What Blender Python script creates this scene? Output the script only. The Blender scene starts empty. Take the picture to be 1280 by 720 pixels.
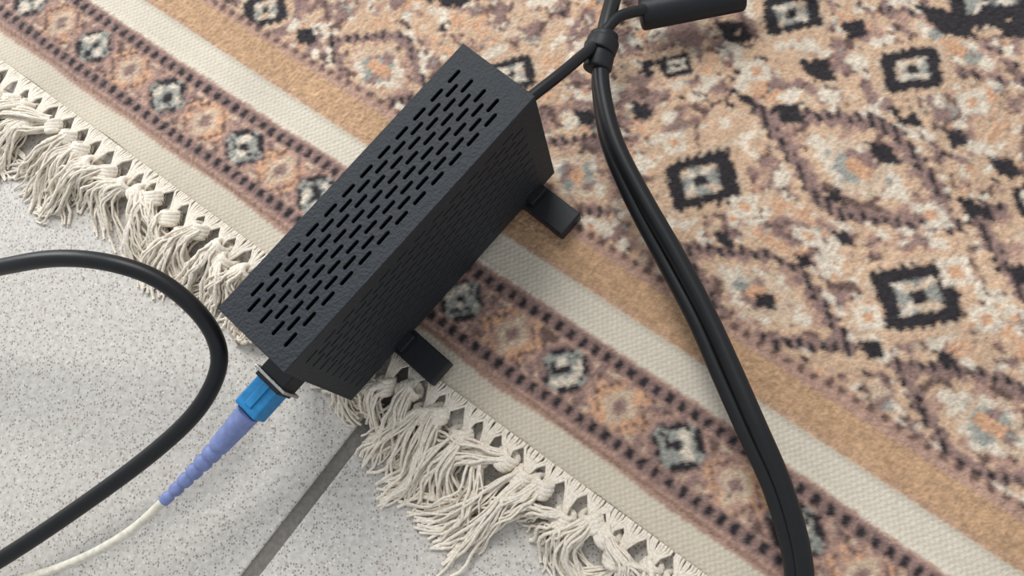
import bpy, bmesh, math, random
import numpy as np
from mathutils import Vector, Matrix
random.seed(7); np.random.seed(7)
S=bpy.context.scene
H=0.6; F=1050.0
# ---------------- camera solve ----------------
Zc=Vector((-164,290,1050)).normalized()
Xc=(Vector((1,0,0))-Zc*Zc.x).normalized()
Yc=Zc.cross(Xc)
M=Matrix((Xc,Yc,Zc))
def P(x,y,z=0.0):
    d=M@Vector((x-640,-(y-360),-F))
    t=(z-H)/d.z
    return Vector((d.x*t,d.y*t,z))
cd=bpy.data.cameras.new('camera'); cam=bpy.data.objects.new('camera',cd)
S.collection.objects.link(cam)
cam.matrix_world=Matrix.Translation((0,0,H))@M.to_4x4()
cd.sensor_width=36; cd.lens=36*F/1280; cd.clip_start=0.01
S.camera=cam
def lin(c):
    return tuple((v/255/12.92 if v/255<=0.04045 else ((v/255+0.055)/1.055)**2.4) for v in c)
# ---------------- materials ----------------
def mat(name,col,rough=0.5,spec=0.5,metal=0,bump=None,sheen=0,coat=0):
    m=bpy.data.materials.new(name); m.use_nodes=True
    nt=m.node_tree; b=nt.nodes['Principled BSDF']
    b.inputs['Base Color'].default_value=(*lin(col),1)
    b.inputs['Roughness'].default_value=rough
    b.inputs['Specular IOR Level'].default_value=spec
    b.inputs['Metallic'].default_value=metal
    b.inputs['Sheen Weight'].default_value=sheen
    b.inputs['Coat Weight'].default_value=coat
    tc=nt.nodes.new('ShaderNodeTexCoord')
    if bump:
        n=nt.nodes.new('ShaderNodeTexNoise'); n.inputs['Scale'].default_value=bump[0]; n.inputs['Detail'].default_value=3
        nt.links.new(tc.outputs['Object'],n.inputs['Vector'])
        bp=nt.nodes.new('ShaderNodeBump'); bp.inputs['Strength'].default_value=bump[1]; bp.inputs['Distance'].default_value=bump[2]
        nt.links.new(n.outputs['Fac'],bp.inputs['Height']); nt.links.new(bp.outputs['Normal'],b.inputs['Normal'])
        mx=nt.nodes.new('ShaderNodeMixRGB'); mx.blend_type='MULTIPLY'
        mx.inputs[1].default_value=(*lin(col),1)
        rp=nt.nodes.new('ShaderNodeValToRGB'); rp.color_ramp.elements[0].color=(.8,.8,.8,1); rp.color_ramp.elements[1].color=(1.1,1.1,1.1,1)
        rp.color_ramp.elements[0].position=.3; rp.color_ramp.elements[1].position=.7
        mx.inputs[0].default_value=1
        nt.links.new(n.outputs['Fac'],rp.inputs[0]); nt.links.new(rp.outputs[0],mx.inputs[2]); nt.links.new(mx.outputs[0],b.inputs['Base Color'])
    return m
m_coat=mat('black_powder_coat',(29,35,42),0.58,0.42,bump=(520,0.42,0.0009))
m_inner=mat('interior_shade_black',(5,5,6),0.9,0.1)  # near-black colour stands in for the shade behind the slots
m_plastic=mat('black_plastic',(25,28,33),0.5,0.35,bump=(300,0.12,0.0004))
m_cable=mat('black_cable_rubber',(16,18,22),0.42,0.4,bump=(150,0.06,0.0004))
m_metal=mat('steel_adapter',(200,200,195),0.3,0.5,metal=1,bump=(200,0.05,0.0003))
m_blue=mat('blue_connector',(30,128,186),0.45,0.4,bump=(200,0.05,0.0003))
m_boot=mat('periwinkle_boot',(120,134,182),0.5,0.4,bump=(200,0.05,0.0003))
m_white=mat('ivory_cable_jacket',(228,222,206),0.45,0.4,bump=(200,0.05,0.0003))
m_fringe=mat('cotton_fringe',(238,229,214),0.9,0.15,bump=(500,0.3,0.0006))

def link(o,parent=None):
    S.collection.objects.link(o)
    if parent: o.parent=parent
    return o
def empty(name):
    o=bpy.data.objects.new(name,None); o.empty_display_size=0.02; return link(o)
# ---------------- floor ----------------
def floor():
    g1=P(310,722); g2=P(465,522); gd=(g2-g1).normalized(); gp=Vector((-gd.y,gd.x,0))
    q=P(560,395)
    cross=g1+gd*((q-g1).dot(gd))
    T=0.62; g=0.0056
    bm=bmesh.new()
    N=3
    def quad(pts,mi):
        f=bm.faces.new([bm.verts.new(p) for p in pts]); f.material_index=mi; return f
    for i in range(-N,N):
        for j in range(-N,N):
            a=cross+gd*(i*T+g)+gp*(j*T+g); b=cross+gd*((i+1)*T-g)+gp*(j*T+g)
            c=cross+gd*((i+1)*T-g)+gp*((j+1)*T-g); d=cross+gd*(i*T+g)+gp*((j+1)*T-g)
            ce=(a+c)/2
            ring=[]
            for ins,z in ((0,-0.004),(0,-0.0012),(0.0006,-0.0004),(0.0016,0.0)):
                vs=[]
                for p in (a,b,c,d):
                    dx=-math.copysign(ins,(p-ce).dot(gd)); dy=-math.copysign(ins,(p-ce).dot(gp))
                    w=p+gd*dx+gp*dy; vs.append(bm.verts.new((w.x,w.y,z)))
                ring.append(vs)
            for r in range(3):
                for k in range(4):
                    bm.faces.new((ring[r][k],ring[r][(k+1)%4],ring[r+1][(k+1)%4],ring[r+1][k])).material_index=0
            bm.faces.new(ring[-1]).material_index=0
    e=N*T
    pts=[cross+gd*s*e+gp*t*e+Vector((0,0,-0.0022)) for s,t in((-1,-1),(1,-1),(1,1),(-1,1))]
    quad(pts,1)
    bmesh.ops.recalc_face_normals(bm,faces=bm.faces)
    for f in bm.faces:
        if f.normal.z<-0.5: f.normal_flip()
    me=bpy.data.meshes.new('floor'); bm.to_mesh(me); bm.free()
    o=link(bpy.data.objects.new('floor',me))
    m=bpy.data.materials.new('speckled_tile'); m.use_nodes=True; nt=m.node_tree; b=nt.nodes['Principled BSDF']
    tc=nt.nodes.new('ShaderNodeTexCoord')
    def vor(scale,thr,frac):
        v=nt.nodes.new('ShaderNodeTexVoronoi'); v.inputs['Scale'].default_value=scale
        nt.links.new(tc.outputs['Object'],v.inputs['Vector'])
        l=nt.nodes.new('ShaderNodeMath'); l.operation='LESS_THAN'; l.inputs[1].default_value=thr; nt.links.new(v.outputs['Distance'],l.inputs[0])
        s=nt.nodes.new('ShaderNodeSeparateColor'); nt.links.new(v.outputs['Color'],s.inputs[0])
        g=nt.nodes.new('ShaderNodeMath'); g.operation='LESS_THAN'; g.inputs[1].default_value=frac; nt.links.new(s.outputs[0],g.inputs[0])
        mm=nt.nodes.new('ShaderNodeMath'); mm.operation='MULTIPLY'; nt.links.new(l.outputs[0],mm.inputs[0]); nt.links.new(g.outputs[0],mm.inputs[1])
        return mm
    n=nt.nodes.new('ShaderNodeTexNoise'); n.inputs['Scale'].default_value=220; n.inputs['Detail'].default_value=4; n.inputs['Roughness'].default_value=.7
    nt.links.new(tc.outputs['Object'],n.inputs['Vector'])
    rp=nt.nodes.new('ShaderNodeValToRGB'); rp.color_ramp.elements[0].position=.35; rp.color_ramp.elements[1].position=.6
    rp.color_ramp.elements[0].color=(*lin((184,179,172)),1); rp.color_ramp.elements[1].color=(*lin((207,203,196)),1)
    nt.links.new(n.outputs['Fac'],rp.inputs[0])
    last=rp.outputs[0]
    for sc,th,fr,col,fac in ((400,.36,.30,(134,127,120),.66),(520,.38,.22,(98,90,84),.68),(280,.25,.22,(154,130,112),.62),(330,.3,.22,(226,224,220),.6)):
        k=vor(sc,th,fr); mu=nt.nodes.new('ShaderNodeMath'); mu.operation='MULTIPLY'; mu.inputs[1].default_value=fac; nt.links.new(k.outputs[0],mu.inputs[0])
        mx=nt.nodes.new('ShaderNodeMixRGB'); nt.links.new(mu.outputs[0],mx.inputs[0]); nt.links.new(last,mx.inputs[1]); mx.inputs[2].default_value=(*lin(col),1); last=mx.outputs[0]
    nt.links.new(last,b.inputs['Base Color']); b.inputs['Roughness'].default_value=.45; b.inputs['Specular IOR Level'].default_value=.4
    me.materials.append(m)
    me.materials.append(mat('grout',(126,122,116),0.9,0.2,bump=(300,0.5,0.001)))
floor()
# ---------------- rug ----------------
ra=P(150,0); rb=P(1200,693)
ud=(rb-ra).normalized(); vd=Vector((-ud.y,ud.x,0))
RO=P(700,590)
def uv(px,py,z=0.006):
    p=P(px,py,z)-RO; return p.dot(ud),p.dot(vd)
def RW(u,v,z=0.0): 
    p=RO+ud*u+vd*v; return Vector((p.x,p.y,z))
VB=[uv(700,y)[1] for y in (590,532,391,340,286)]
v_edge,v1,v2,v3,v4=VB
rug=empty('rug')
K=0.0026
def hsh(a,b,s):
    a=a.astype(np.int64); b=b.astype(np.int64)
    h=(a*374761393+b*668265263+s*974711)&0x7fffffff
    h=((h^(h>>13))*1274126177)&0x7fffffff
    h=(h^(h>>16))&0xffff
    return h/65535.0
def vn(x,y,s):
    xi=np.floor(x);yi=np.floor(y);fx=x-xi;fy=y-yi
    fx=fx*fx*(3-2*fx);fy=fy*fy*(3-2*fy)
    return (hsh(xi,yi,s)*(1-fx)+hsh(xi+1,yi,s)*fx)*(1-fy)+(hsh(xi,yi+1,s)*(1-fx)+hsh(xi+1,yi+1,s)*fx)*fy
def rugmesh():
    d=0.00125
    us=np.arange(-0.80,0.66,d); vs=np.arange(0,0.80,d)
    U,V=np.meshgrid(us,vs)
    nu,nv=len(us),len(vs)
    Uj=U+(np.random.rand(*U.shape)-.5)*0.0019; Vj=V+(np.random.rand(*U.shape)-.5)*0.0019
    Uj=Uj+(vn(U*25,V*25,3)-.5)*0.005; Vj=Vj+(vn(U*14,V*14,4)-.5)*0.005
    I=np.floor(Uj/K); J=np.floor(Vj/K)
    col=np.zeros(U.shape+(3,))
    C={k:np.array(lin(v)) for k,v in dict(camel=(198,168,141),orange=(200,157,126),mauve=(140,115,108),dk=(46,42,45),cream=(212,199,181),
        grey=(150,150,142),rose=(174,142,126),brown=(104,83,76),tan=(197,174,151),kil=(210,200,181),band=(184,150,118),stripe=(214,205,188)).items()}
    def put(mask,c): col[mask]=C[c]
    qu=I*K; qv=J*K
    Pu,Pv=0.150,0.168
    cu,cv=uv(875,227)
    a=np.abs(((qu-cu)/Pu+.5)%1-.5)*Pu/K; b=np.abs(((qv-cv)/Pv+.5)%1-.5)*Pv/K
    s1=(a+b); s2=(a-b)
    n1=vn(s1/4.6+.3,s2/4.6+70,11); n2=vn(a/2.6+5,b/2.6+3,12); n3=vn(s1/7+9,s2/7+22,13)
    n4=vn(qu/K/2.8+400,qv/K/2.8+90,15); n5=vn(qu/K/7+400,qv/K/7+90,16); n6=vn(qu/K/3.6+40,qv/K/3.6+190,17)
    f=np.ones(U.shape,bool)
    put(f,'camel')
    mm=(n3*.42+n4*.30+n5*.28)
    put(mm>.48,'rose'); put(mm>.525,'mauve')
    put((n1*.5+n6*.5>.64),'cream')
    put((n2>.76)&(n3<.5),'orange')
    put((n6<.17),'tan')
    put((np.abs(n3-.5)<.035)&(n4>.35),'brown')
    put((n2<.12)&(n4>.5),'dk')
    put((n2>.86)&(n4>.5),'grey')
    def loc(px,py):
        u0,v0=uv(px,py); return np.abs(qu-u0)/K,np.abs(qv-v0)/K,(qu-u0)/K,(qv-v0)/K
    def hexa(px,py,ru,rv):
        A,B,su,sv=loc(px,py)
        A=np.floor(A/2)*2; B=np.floor(B/2)*2      # stepped outline
        m=np.maximum(B/rv,(A/ru+B/rv)*.86)
        put(m<1.18,'camel'); put((m<1.18)&(n4>.6),'cream'); put(m<1.03,'mauve')
        ring=(m>.84)&(m<1.03); par=((I+J)%4)<2
        put(ring&par,'dk')
        put((m<.74),'rose'); put((m<.74)&(n6>.45),'camel'); put((m<.74)&(n4<.28),'brown')
        m2=A/ru+B/rv
        put((m2<.56),'tan'); put((m2<.56)&(n4>.5),'cream'); put((m2<.34)&(n6>.4),'mauve'); put((m2<.34)&(n4>.55),'grey'); put(m2<.12,'orange')
    for q in ((722,222,15,12),(470,88,17,12),(950,372,22,11),(1068,212,27,14),(1235,532,23,12),(1000,-60,23,15),(1330,330,23,15),(560,-40,18,12),(260,-60,18,12),(1440,640,20,12),(1190,60,19,7)):
        hexa(*q)
    def med(px,py,r):
        A,B,su,sv=loc(px,py)
        D=np.maximum(np.abs(su+sv)*.94,np.abs(su-sv)*1.16); Mx=np.maximum(A,B)
        put((D<r*1.65)&(Mx<r*1.3),'camel'); put((D<r*1.45)&(n4>.6),'tan')
        put((D<r*1.14)&(Mx<r*1.02),'dk'); put((D<r*1.3)&(Mx<r*1.1)&(((I+J)%4)<2)&(n4>.35),'dk')
        put((D<r*.66),'grey'); put((D<r*.66)&((A<1)|(B<1)),'cream'); put((D<r*.66)&(n4>.6),'tan'); put(D<r*.24,'dk')
    for q in ((875,227,10.5),(1143,372,11.5),(1135,90,9),(985,20,8.5),(640,95,7.5),(845,85,5),(1290,250,6),(700,-40,9),(1230,-5,13),(1420,430,10),(1330,120,8),(330,12,7.5),(1400,20,10)):
        med(*q)
    def blob(px,py,ru,rv,c='dk'):
        A,B,su,sv=loc(px,py); put(((A/ru+B/rv)<1.05)&(n4>.12),c)
    for q in ((915,42,6,4),(1020,92,6,4),(815,88,5,3),(980,145,5,4),(1130,150,6,3),(1215,262,6,3),(1250,210,6,3),(955,380,4,3),(1100,193,6,3),(1040,245,4,2),(1050,300,4,2),
              (800,140,4,3),(930,130,4,2),(1190,175,3,3),(560,0,6,4),(1060,40,4,4),(730,150,4,3),(1180,450,4,2),(1270,345,5,3),(905,300,4,2),(1000,330,3,2),(1085,440,4,3),(1180,30,10,4),(1265,30,12,5),(380,45,5,3)):
        blob(*q)
    for q in ((840,180,5,4),(930,260,5,4),(1190,340,5,5),(1080,400,5,4),(1210,130,5,5),(1160,270,6,4),(780,260,4,3),(1230,400,5,4),(940,90,5,4),(1010,300,5,3)):
        blob(*q,c='cream'); A,B,_,_=loc(q[0],q[1]); put((A/q[2]+B/q[3])<.45,'orange')
    t=(qv-v4)/K
    put((t<3.2),'rose'); put((t<3.2)&(t>1)&((I%4)<2),'brown')
    put(V<v4,'band')
    nb=vn(U*260+300,V*900,21)
    col[(V<v4)]*= (0.84+.32*nb[(V<v4)])[:,None]
    e=(qv>v3)&(qv-v3<K*1.2); put(e&((I%2)<1),'rose')
    put(V<v3,'stripe')
    # border
    put(Vj<v2,'mauve')
    med_px=[(20,20),(108,72),(198,134),(292,197),(385,262),(475,322),(568,385),(700,467),(838,568),(985,675)]
    mu=[uv(*q)[0] for q in med_px]; stp=mu[1]-mu[0]
    mu=[mu[0]-stp*k for k in (5,4,3,2,1)]+mu
    stp=mu[-1]-mu[-2]; mu=mu+[mu[-1]+stp*k for k in range(1,6)]
    mu=np.array(mu); vm=(v1+v2)/2
    best=np.full(U.shape,9.0)
    for m_ in mu: best=np.minimum(best,np.abs(qu-m_))
    mids=(mu[1:]+mu[:-1])/2; best2=np.full(U.shape,9.0)
    for m_ in mids: best2=np.minimum(best2,np.abs(qu-m_))
    A=best/K; B=np.abs(qv-vm)/K; hw=(v2-v1)/2/K
    A2=best2/K
    inb=Vj<v2
    D=A+B; Mx=np.maximum(A,B); D2=A2+B*.8
    nn=vn(qu/K/2.4+300,qv/K/2.4+60,31); nn2=vn(A2/2+4,B/2+8,33)
    put(inb&(nn2>.58),'rose'); put(inb&(nn2<.20),'tan'); put(inb&(nn>.76),'brown')
    put(inb&(D2<10),'rose'); put(inb&(D2<10)&(nn>.50),'orange'); put(inb&(np.abs(D2-8)<.8)&(((I+J)%3)<2),'brown'); put(inb&(D2<5),'tan'); put(inb&(D2<2.4),'mauve')
    put(inb&(D<11.5)&(Mx<8.5),'rose'); put(inb&(D<10.2)&(Mx<8),'mauve')
    put(inb&(D<9.0)&(Mx<6.8)&((nn>.22)|(D<7.5)),'dk'); put(inb&(D<9.2)&(Mx<6.8)&(D>5.8)&((A<1.2)|(B<1.2)),'grey')
    put(inb&(D<6.4)&(Mx<5),'grey'); put(inb&(D<6.4)&(Mx<5)&(nn>.55),'cream'); put(inb&(D<1.8),'dk'); put(inb&(D<5)&(nn<.25),'dk')
    put(inb&(B>hw-6.6),'mauve')
    put(inb&(B>hw-6.6)&(B<hw-5.4)&((I%5)<3),'rose')
    put(inb&(B>hw-5.2)&(B<hw-2.6)&((I%4)<2),'dk')
    put(inb&(B>hw-1.6),'rose')
    put(Vj<v1,'kil'); put((Vj<v1)&(Vj>v1-K*1.1),'rose')
    kv=hsh(np.floor(U/0.0013)+500,np.floor(V/0.0013)+500,41)
    pile=(V>=v1)&~((V>=v2)&(V<v3))
    blur=(col+np.roll(col,1,0)+np.roll(col,-1,0)+np.roll(col,1,1)+np.roll(col,-1,1))/5
    col=blur
    amp=np.where(pile,.36,.14)
    col*= (1-amp/2+amp*kv)[...,None]
    slow=vn(U*18+50,V*18,51); col*=(0.92+.16*slow)[...,None]
    fib=vn(U*500+900,V*160,52); col*=np.where(pile,0.86+.28*fib,1.0)[...,None]
    wv=(np.sin(U*math.pi*2/0.0042+np.floor(V/0.0030)*math.pi)*.5+.5)
    flat=~pile
    col*=np.where(flat,0.80+.22*wv,1.0)[...,None]
    prof=np.clip((V-v1)/0.003,0,1)
    Z=0.0042+0.0038*prof
    cs=((V>v2)&(V<v3)); ed=np.clip(np.minimum(V-v2,v3-V)/0.003,0,1); Z=np.where(cs,Z-.0014*ed,Z)
    Z+=np.where(pile,(np.random.rand(*U.shape)-.5)*.0012+ (kv-.5)*.0006,(np.random.rand(*U.shape)-.5)*.0003+wv*.0006)
    Z+=(vn(U*7+9,V*7,61)-.5)*.003*np.clip(V/.05,0,1)
    Z[0,:]=0.0005
    wob=(vn(us*30+90,us*0,71)-.5)*.004
    Vp=V.copy(); Vp+= wob[None,:]*np.clip(1-V/.04,0,1)
    X=RO.x+ud.x*U+vd.x*Vp; Y=RO.y+ud.y*U+vd.y*Vp
    co=np.stack([X,Y,Z],-1).reshape(-1,3).astype(np.float32)
    idx=np.arange(nu*nv).reshape(nv,nu)
    q=np.stack([idx[:-1,:-1],idx[:-1,1:],idx[1:,1:],idx[1:,:-1]],-1).reshape(-1,4).astype(np.int32)
    me=bpy.data.meshes.new('rug_pile')
    me.vertices.add(len(co)); me.vertices.foreach_set('co',co.ravel())
    me.loops.add(q.size); me.loops.foreach_set('vertex_index',q.ravel())
    me.polygons.add(len(q)); me.polygons.foreach_set('loop_start',np.arange(0,q.size,4,dtype=np.int32))
    try: me.polygons.foreach_set('loop_total',np.full(len(q),4,dtype=np.int32))
    except Exception: pass
    me.update(calc_edges=True)
    me.polygons.foreach_set('use_smooth',np.ones(len(q),bool))
    at=me.color_attributes.new('knots','FLOAT_COLOR','POINT')
    rgba=np.concatenate([col.reshape(-1,3),np.ones((nu*nv,1))],1).astype(np.float32)
    at.data.foreach_set('color',rgba.ravel())
    m=bpy.data.materials.new('wool_pile'); m.use_nodes=True; nt=m.node_tree; b=nt.nodes['Principled BSDF']
    an=nt.nodes.new('ShaderNodeAttribute'); an.attribute_name='knots'
    nt.links.new(an.outputs['Color'],b.inputs['Base Color'])
    b.inputs['Roughness'].default_value=.85; b.inputs['Specular IOR Level'].default_value=.2; b.inputs['Sheen Weight'].default_value=.3; b.inputs['Sheen Roughness'].default_value=.45
    tc=nt.nodes.new('ShaderNodeTexCoord'); n=nt.nodes.new('ShaderNodeTexNoise'); n.inputs['Scale'].default_value=900; nt.links.new(tc.outputs['Object'],n.inputs['Vector'])
    bp=nt.nodes.new('ShaderNodeBump'); bp.inputs['Strength'].default_value=.35; bp.inputs['Distance'].default_value=.0005
    nt.links.new(n.outputs['Fac'],bp.inputs['Height']); nt.links.new(bp.outputs['Normal'],b.inputs['Normal'])
    me.materials.append(m)
    o=link(bpy.data.objects.new('pile',me),rug)
rugmesh()
# ---------------- fringe ----------------
def fringe():
    cu=bpy.data.curves.new('fringe','CURVE'); cu.dimensions='3D'; cu.bevel_depth=0.0011; cu.bevel_resolution=1; cu.use_fill_caps=False
    def sp(pts,r=1.0):
        s=cu.splines.new('POLY'); s.points.add(len(pts)-1)
        for i,p in enumerate(pts):
            s.points[i].co=(p[0],p[1],p[2],1); s.points[i].radius=r if np.isscalar(r) else r[i]
    ctl=[(-300,135,120),(-60,150,140),(40,140,140),(100,150,140),(160,125,115),(220,115,120),(300,112,90),(380,110,80),(430,105,85),(500,112,85),(540,112,130),(590,120,165),(640,146,175),(690,164,195),(705,100,100),(740,95,110),(830,112,110),(1000,110,110)]
    def ip(x,k):
        for a,b in zip(ctl[:-1],ctl[1:]):
            if a[0]<=x<=b[0]:
                t=(x-a[0])/(b[0]-a[0]); return a[k]*(1-t)+b[k]*t
        return ctl[0][k] if x<ctl[0][0] else ctl[-1][k]
    u0=uv(-260,-70)[0]; u=u0; pit=0.0180
    Mi=M.transposed()
    def proj(p):
        c=Mi@(p-Vector((0,0,H))); return 640+F*c.x/-c.z, 360-F*c.y/-c.z
    while u<0.5:
        base=RW(u,-0.001,0.003)
        px,py=proj(base)
        kn=RW(u+random.uniform(-.005,.005),-0.014-random.uniform(0,.012),0.007)
        for k in range(9):
            e=u+(-.0088+.0176*k/8.0)+random.uniform(-.0008,.0008)
            a=RW(e,0.002,0.0062); m_=RW(e*.5+u*.5,-0.007,0.0092)
            sp([a,RW(e,-0.001,0.0075),m_,kn+Vector((random.uniform(-.002,.002),random.uniform(-.002,.002),.002))],1.0)
        ka=random.uniform(-.8,.8)
        kd=(-vd)*math.cos(ka)+ud*math.sin(ka); side=ud*math.cos(ka)+vd*math.sin(ka)
        kr=random.uniform(.0060,.0078)
        for w in range(4):
            pts=[]
            r=kr*(1-.12*abs(w-1.5)); off=(w-1.5)*0.0028
            for k in range(13):
                t=k/12*2*math.pi
                pts.append(kn+kd*(off+.0030*math.sin(t))+side*(r*math.cos(t))+Vector((0,0,.0012+.0062*math.sin(t))))
            sp(pts,2.5)
        ang=math.radians(ip(px,1)+random.gauss(0,19)); L=ip(px,2)*random.uniform(.75,1.15)
        end=P(px+L*math.cos(ang),py+L*math.sin(ang),0.0)
        dv=end-kn; dv.z=0; LL=dv.length; dv.normalize(); pv=Vector((-dv.y,dv.x,0))
        wob=random.uniform(-.03,.03); wph=random.uniform(0,6); spread=random.uniform(.009,.020)
        cl=[(random.uniform(-1,1),random.gauss(0,.009)) for _ in range(6)]
        for s_ in range(42):
            c_=cl[s_%6]
            l=LL*random.uniform(.66,1.12); o0=c_[0]+random.gauss(0,.15); lay=random.random()
            ph=random.uniform(0,6.28); am=random.uniform(.0005,.0030); fr=random.uniform(1.2,3.2); curl=c_[1]+random.gauss(0,.004)
            pts=[];N=13
            for k in range(N):
                t=k/(N-1)
                off=o0*(.0050+spread*t**1.2)+wob*math.sin(t*2.6+wph*.2)*t+am*math.sin(ph+fr*t*6.28)*t**.5+curl*t*t
                z=0.0014+ (0.005+.009*lay)*(1-t)**1.3 + .0110*lay*math.sin(min(1,t*1.1)*math.pi)+random.uniform(0,.0004)
                p=kn+dv*(l*t)+pv*off; pts.append((p.x,p.y,z))
            sp(pts,random.uniform(.7,1.2))
        u+=pit*random.uniform(.84,1.14)
    cu.materials.append(m_fringe)
    link(bpy.data.objects.new('fringe',cu),rug)
fringe()
# ---------------- media converter ----------------
zt=0.1405; zb=0.022
A,B,C,D=[P(x,y,zt) for x,y in((580,52),(668,122),(355,466),(271,386))]
cen=(A+B+C+D)/4; ex=((B-C)+(A-D)); LB=ex.length/2; ex.normalize(); ey=Vector((-ex.y,ex.x,0)); WB=((D-C).dot(ey)+(A-B).dot(ey))/2
HB=zt-zb
conv=empty('media_converter')
conv.matrix_world=Matrix.Translation((cen.x,cen.y,zb))@Matrix(((ex.x,ey.x,0),(ex.y,ey.y,0),(0,0,1))).to_4x4()
def plate(name,l,w,slots,mat_,th=0.0008):
    cu=bpy.data.curves.new(name,'CURVE'); cu.dimensions='2D'; cu.fill_mode='BOTH'; cu.extrude=th/2; cu.bevel_depth=0.0004; cu.bevel_resolution=1
    def sp(pts):
        s=cu.splines.new('POLY'); s.points.add(len(pts)-1); s.use_cyclic_u=True
        for i,p in enumerate(pts): s.points[i].co=(p[0],p[1],0,1)
    sp([(-l/2,-w/2),(l/2,-w/2),(l/2,w/2),(-l/2,w/2)])
    for (x,y,a,b) in slots:
        pts=[]
        for k in range(7):
            t=-math.pi/2+math.pi*k/6; pts.append((x+a/2-b/2+b/2*math.cos(t),y+b/2*math.sin(t)))
        for k in range(7):
            t=math.pi/2+math.pi*k/6; pts.append((x-a/2+b/2+b/2*math.cos(t),y+b/2*math.sin(t)))
        sp(pts[::-1])
    cu.materials.append(mat_)
    return link(bpy.data.objects.new(name,cu),conv)
def slotgrid(l,w,ncol,pl,pw,sl,sw,mx):
    out=[]
    for j in range(ncol):
        y=(j-(ncol-1)/2)*pw
        off=0 if j%2==0 else pl/2
        x=-l/2+mx+off
        while x+sl/2<l/2-mx+sl*.7:
            out.append((x,y,sl,sw)); x+=pl
    return out
top=plate('top_panel',LB-.001,WB-.001,slotgrid(LB,WB,8,0.0162,0.0055,0.0115,0.0030,0.0165),m_coat)
top.location=(0,0,HB-.0008)
for i,sg in enumerate((-1,1)):
    o=plate('side_panel_%d'%(i+1),LB-.001,HB-.001,slotgrid(LB,HB,17,0.0162,0.0057,0.0115,0.0026,0.0165),m_coat)
    o.rotation_euler=(math.pi/2,0,0); o.location=(0,sg*(WB/2-.0008),HB/2)
def box(name,c,s,mat_,parent,bev=0.0008,mw=None):
    bm=bmesh.new(); bmesh.ops.create_cube(bm,size=1)
    for v in bm.verts: v.co=Vector((v.co.x*s[0],v.co.y*s[1],v.co.z*s[2]))
    if bev: bmesh.ops.bevel(bm,geom=bm.edges[:],offset=bev,segments=3,affect='EDGES',profile=.5)
    for v in bm.verts: v.co+=Vector(c)
    me=bpy.data.meshes.new(name); bm.to_mesh(me); bm.free(); me.materials.append(mat_)
    return link(bpy.data.objects.new(name,me),parent)
box('end_panel_1',(-LB/2+.0012,0,HB/2),(.0016,WB-.002,HB-.002),m_coat,conv,.0004)
box('end_panel_2',(LB/2-.0012,0,HB/2),(.0016,WB-.002,HB-.002),m_coat,conv,.0004)
box('base_panel',(0,0,.001),(LB-.003,WB-.003,.0016),m_coat,conv,.0004)
box('inner_light_block',(0,0,HB/2),(LB-.014,WB-.014,HB-.014),m_inner,conv,.001)  # added dark block: stops light crossing the housing, keeps slots black
def wl(p):
    q=p-Vector((cen.x,cen.y,zb)); return Vector((q.dot(ex),q.dot(ey),q.z))
zf=zb-.001
for i,(q) in enumerate((((690,237),(725,268),(700,297),(665,262)),((525,418),(562,452),(540,482),(502,448)))):
    L4=[wl(P(x,y,zf)) for x,y in q]
    x0=sum(p.x for p in L4[:2])/2; x1=sum(p.x for p in L4[2:])/2
    yo=(L4[1].y+L4[2].y)/2
    cx=(x0+x1)/2; w=abs(x1-x0)
    box('foot_%d'%(i+1),(cx,0,-0.0066),(w,2*abs(yo),.0112),m_plastic,conv,.0015)
    box('foot_bracket_%d'%(i+1),(cx,0,.003),(w*.7,WB+.012,.008),m_plastic,conv,.001)
# ---------------- tubes ----------------
def tube(name,pts,r,mat_,parent=None,res=6):
    cu=bpy.data.curves.new(name,'CURVE'); cu.dimensions='3D'; cu.bevel_depth=1.0; cu.bevel_resolution=res; cu.use_fill_caps=True; cu.resolution_u=10
    s=cu.splines.new('NURBS'); s.points.add(len(pts)-1)
    for i,p in enumerate(pts):
        s.points[i].co=(p[0],p[1],p[2],1); s.points[i].radius=r if np.isscalar(r) else r[i]
    s.order_u=4; s.use_endpoint_u=True
    cu.materials.append(mat_)
    return link(bpy.data.objects.new(name,cu),parent)
def dense(px):
    out=[]; n=len(px)
    for i in range(n-1):
        p0=np.array(px[max(i-1,0)]);p1=np.array(px[i]);p2=np.array(px[i+1]);p3=np.array(px[min(i+2,n-1)])
        for k in range(4):
            t=k/4; out.append(.5*((2*p1)+(-p0+p2)*t+(2*p0-5*p1+4*p2-p3)*t*t+(-p0+3*p1-3*p2+p3)*t**3))
    out.append(np.array(px[-1]))
    return [P(*o) for o in out]
tube('power_cable',dense([(-260,400,.03),(-120,360,.07),(0,334,.10),(70,323,.11),(135,328,.11),(195,348,.10),(243,385,.086),(270,425,.072),(272,465,.060),(245,515,.050),(190,567,.042),(105,630,.034),(0,700,.028),(-130,775,.012),(-260,840,.008)]),.0060,m_cable)
fib=empty('fiber_optic_cable')
zc=0.075
def place_box(name,p0,p1,w,h,mat_,bev):
    d=(p1-p0); l=d.length; d.normalize(); s=Vector((0,0,1)).cross(d).normalized(); u=d.cross(s)
    o=box(name,(0,0,0),(l,w,h),mat_,fib,bev)
    R=Matrix((d,s,u)).transposed().to_4x4(); o.matrix_world=Matrix.Translation((p0+p1)/2)@R
    return o
W0=Vector((cen.x,cen.y,0))
def lw(x,y,z): return W0+ex*x+ey*y+Vector((0,0,z))
ly=wl(P(325,500,zc)).y
x1_=wl(P(341,481,zc)).x; x2_=wl(P(312,516,zc)).x
place_box('adapter_flange',lw(x1_+.0045,ly,zc),lw(x1_+.0022,ly,zc),.0290,.024,m_metal,.0005)
place_box('adapter_body',lw(-LB/2-.0002,ly,zc),lw(x1_-.001,ly,zc),.0225,.020,m_plastic,.0008)
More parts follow.
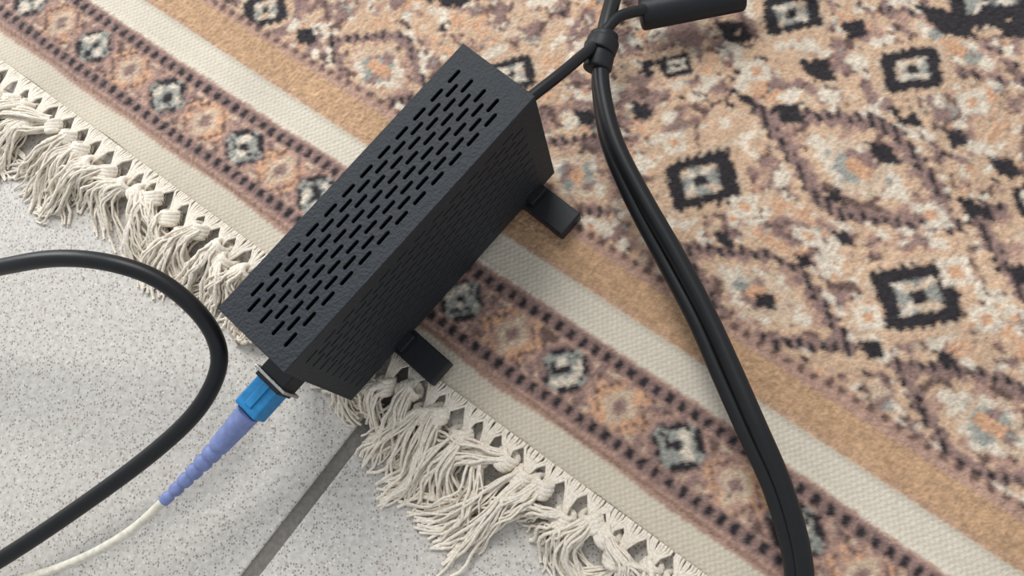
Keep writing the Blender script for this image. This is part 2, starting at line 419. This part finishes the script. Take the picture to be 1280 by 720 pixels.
place_box('connector_shell',lw(x1_+.002,ly,zc),lw(x2_,ly,zc),.0200,.016,m_blue,.0014)
place_box('connector_key',lw(x1_,ly,zc+.0082),lw(x2_+.004,ly,zc+.0082),.006,.0022,m_blue,.0005)
pe=lw(x2_,ly,zc); pb=P(204,627,.060)
dd=(pb-pe); Lb=dd.length; dd.normalize()
N=60
cu=bpy.data.curves.new('strain_relief_boot','CURVE'); cu.dimensions='3D'; cu.bevel_depth=1; cu.bevel_resolution=6; cu.use_fill_caps=True
s=cu.splines.new('POLY'); s.points.add(N)
for k in range(N+1):
    t=k/N; p=pe+dd*(Lb*t)-Vector((0,0,.003*math.sin(t*math.pi)))
    r=.0086*(1-t)+.0040*t
    if .34<t<.92: r-= .0011*(1 if (k%6)<2 else 0)
    s.points[k].co=(p.x,p.y,p.z,1); s.points[k].radius=r
cu.materials.append(m_boot); link(bpy.data.objects.new('strain_relief_boot',cu),fib)
tube('cord',dense([(207,624,.0605),(203,628,.060),(165,662,.050),(115,692,.036),(55,716,.022),(-20,735,.010),(-120,750,.004),(-260,765,.003)]),.0031,m_white,fib)
# right adapter cable
ad=empty('power_adapter_cable')
main=[(790,-120,.03),(777,-40,.04),(766,0,.048),(757,35,.052),(752,65,.052),(752,110,.05),(768,175,.048),(803,245,.045),(845,318,.042),(884,392,.04),(916,462,.04),(948,535,.04),(980,610,.036),(1002,690,.03),(1006,760,.022),(995,850,.014)]
tube('main_cable',dense(main),.0062,m_cable,ad)
sec=[(760,48,.047),(752,65,.046),(749,110,.044),(760,178,.042),(790,250,.038),(828,322,.034),(868,398,.034),(899,468,.034),(932,541,.034),(965,614,.032),(988,692,.026),(993,760,.018),(985,850,.014)]
tube('return_cable',dense(sec),.0056,m_cable,ad)
lead=[(640,140,.085),(652,131,.085),(668,118,.083),(700,93,.076),(725,72,.066),(744,56,.058),(757,38,.056),(775,20,.052),(806,12,.045)]
tube('device_lead',dense(lead),.0042,m_cable,ad)
def cyl(name,p0,p1,r,mat_,parent,bev=.002,sy=1.0,seg=40):
    bm=bmesh.new(); l=(p1-p0).length
    bmesh.ops.create_cone(bm,cap_ends=True,segments=seg,radius1=r,radius2=r,depth=l)
    ed=[e for e in bm.edges if abs(e.verts[0].co.z-e.verts[1].co.z)<1e-6]
    bmesh.ops.bevel(bm,geom=ed,offset=bev,segments=4,affect='EDGES',profile=.5)
    for v in bm.verts: v.co.y*=sy
    me=bpy.data.meshes.new(name); bm.to_mesh(me); bm.free(); me.materials.append(mat_)
    for p in me.polygons: p.use_smooth=True
    o=link(bpy.data.objects.new(name,me),parent)
    dz=(p1-p0).normalized(); y=(Vector((0,0,1))-dz*dz.z).normalized(); x=y.cross(dz)
    o.matrix_world=Matrix.Translation((p0+p1)/2)@Matrix((x,y,dz)).transposed().to_4x4()
    return o
cyl('cable_tie',P(756,42,.052),P(746,88,.050),.0106,m_plastic,ad,.002,.95)
cyl('cable_tie_collar',P(755,50,.052),P(749,66,.052),.0120,m_plastic,ad,.0015,.95)
cyl('cable_tie_lug',P(738,52,.056),P(734,72,.056),.0040,m_plastic,ad,.0015,.95)
cyl('ferrite_core',P(800,18,.036),P(930,-8,.036),.0125,m_plastic,ad,.003)
tube('ferrite_lead',dense([(925,-9,.036),(990,-24,.03),(1080,-60,.02),(1200,-120,.014)]),.0042,m_cable,ad)
# ---------------- light ----------------
w=bpy.data.worlds.new('world'); S.world=w; w.use_nodes=True
bg=w.node_tree.nodes['Background']; bg.inputs[0].default_value=(.93,.96,1.0,1); bg.inputs[1].default_value=.60
def area(name,loc,tgt,sx,sy,e,col):
    l=bpy.data.lights.new(name,'AREA'); l.shape='RECTANGLE'; l.size=sx; l.size_y=sy; l.energy=e; l.color=col
    o=link(bpy.data.objects.new(name,l)); o.location=loc
    o.rotation_euler=(Vector(tgt)-Vector(loc)).to_track_quat('-Z','Y').to_euler(); return o
up=(P(640,100)-P(640,620)); up.z=0; up.normalize(); rt=Vector((up.y,-up.x,0))
area('window_light',P(450,400)+up*1.5+rt*0.0+Vector((0,0,2.0)),P(450,400),.9,.9,36,(1,.985,.96))
area('side_window_light',P(200,250)+up*1.3-rt*1.5+Vector((0,0,1.0)),P(150,250),.9,.9,28,(.96,.98,1.0))
# ---------------- real-world scale ----------------
k=0.5
bpy.context.view_layer.update()
for o in list(S.objects):
    if o.parent: continue
    if o.type=='CAMERA': o.location*=k
    elif o.type=='LIGHT':
        o.location*=k; o.data.energy*=k*k; o.data.size*=k; o.data.size_y*=k
    else: o.matrix_world=Matrix.Scale(k,4)@o.matrix_world
S.view_settings.view_transform='Standard'
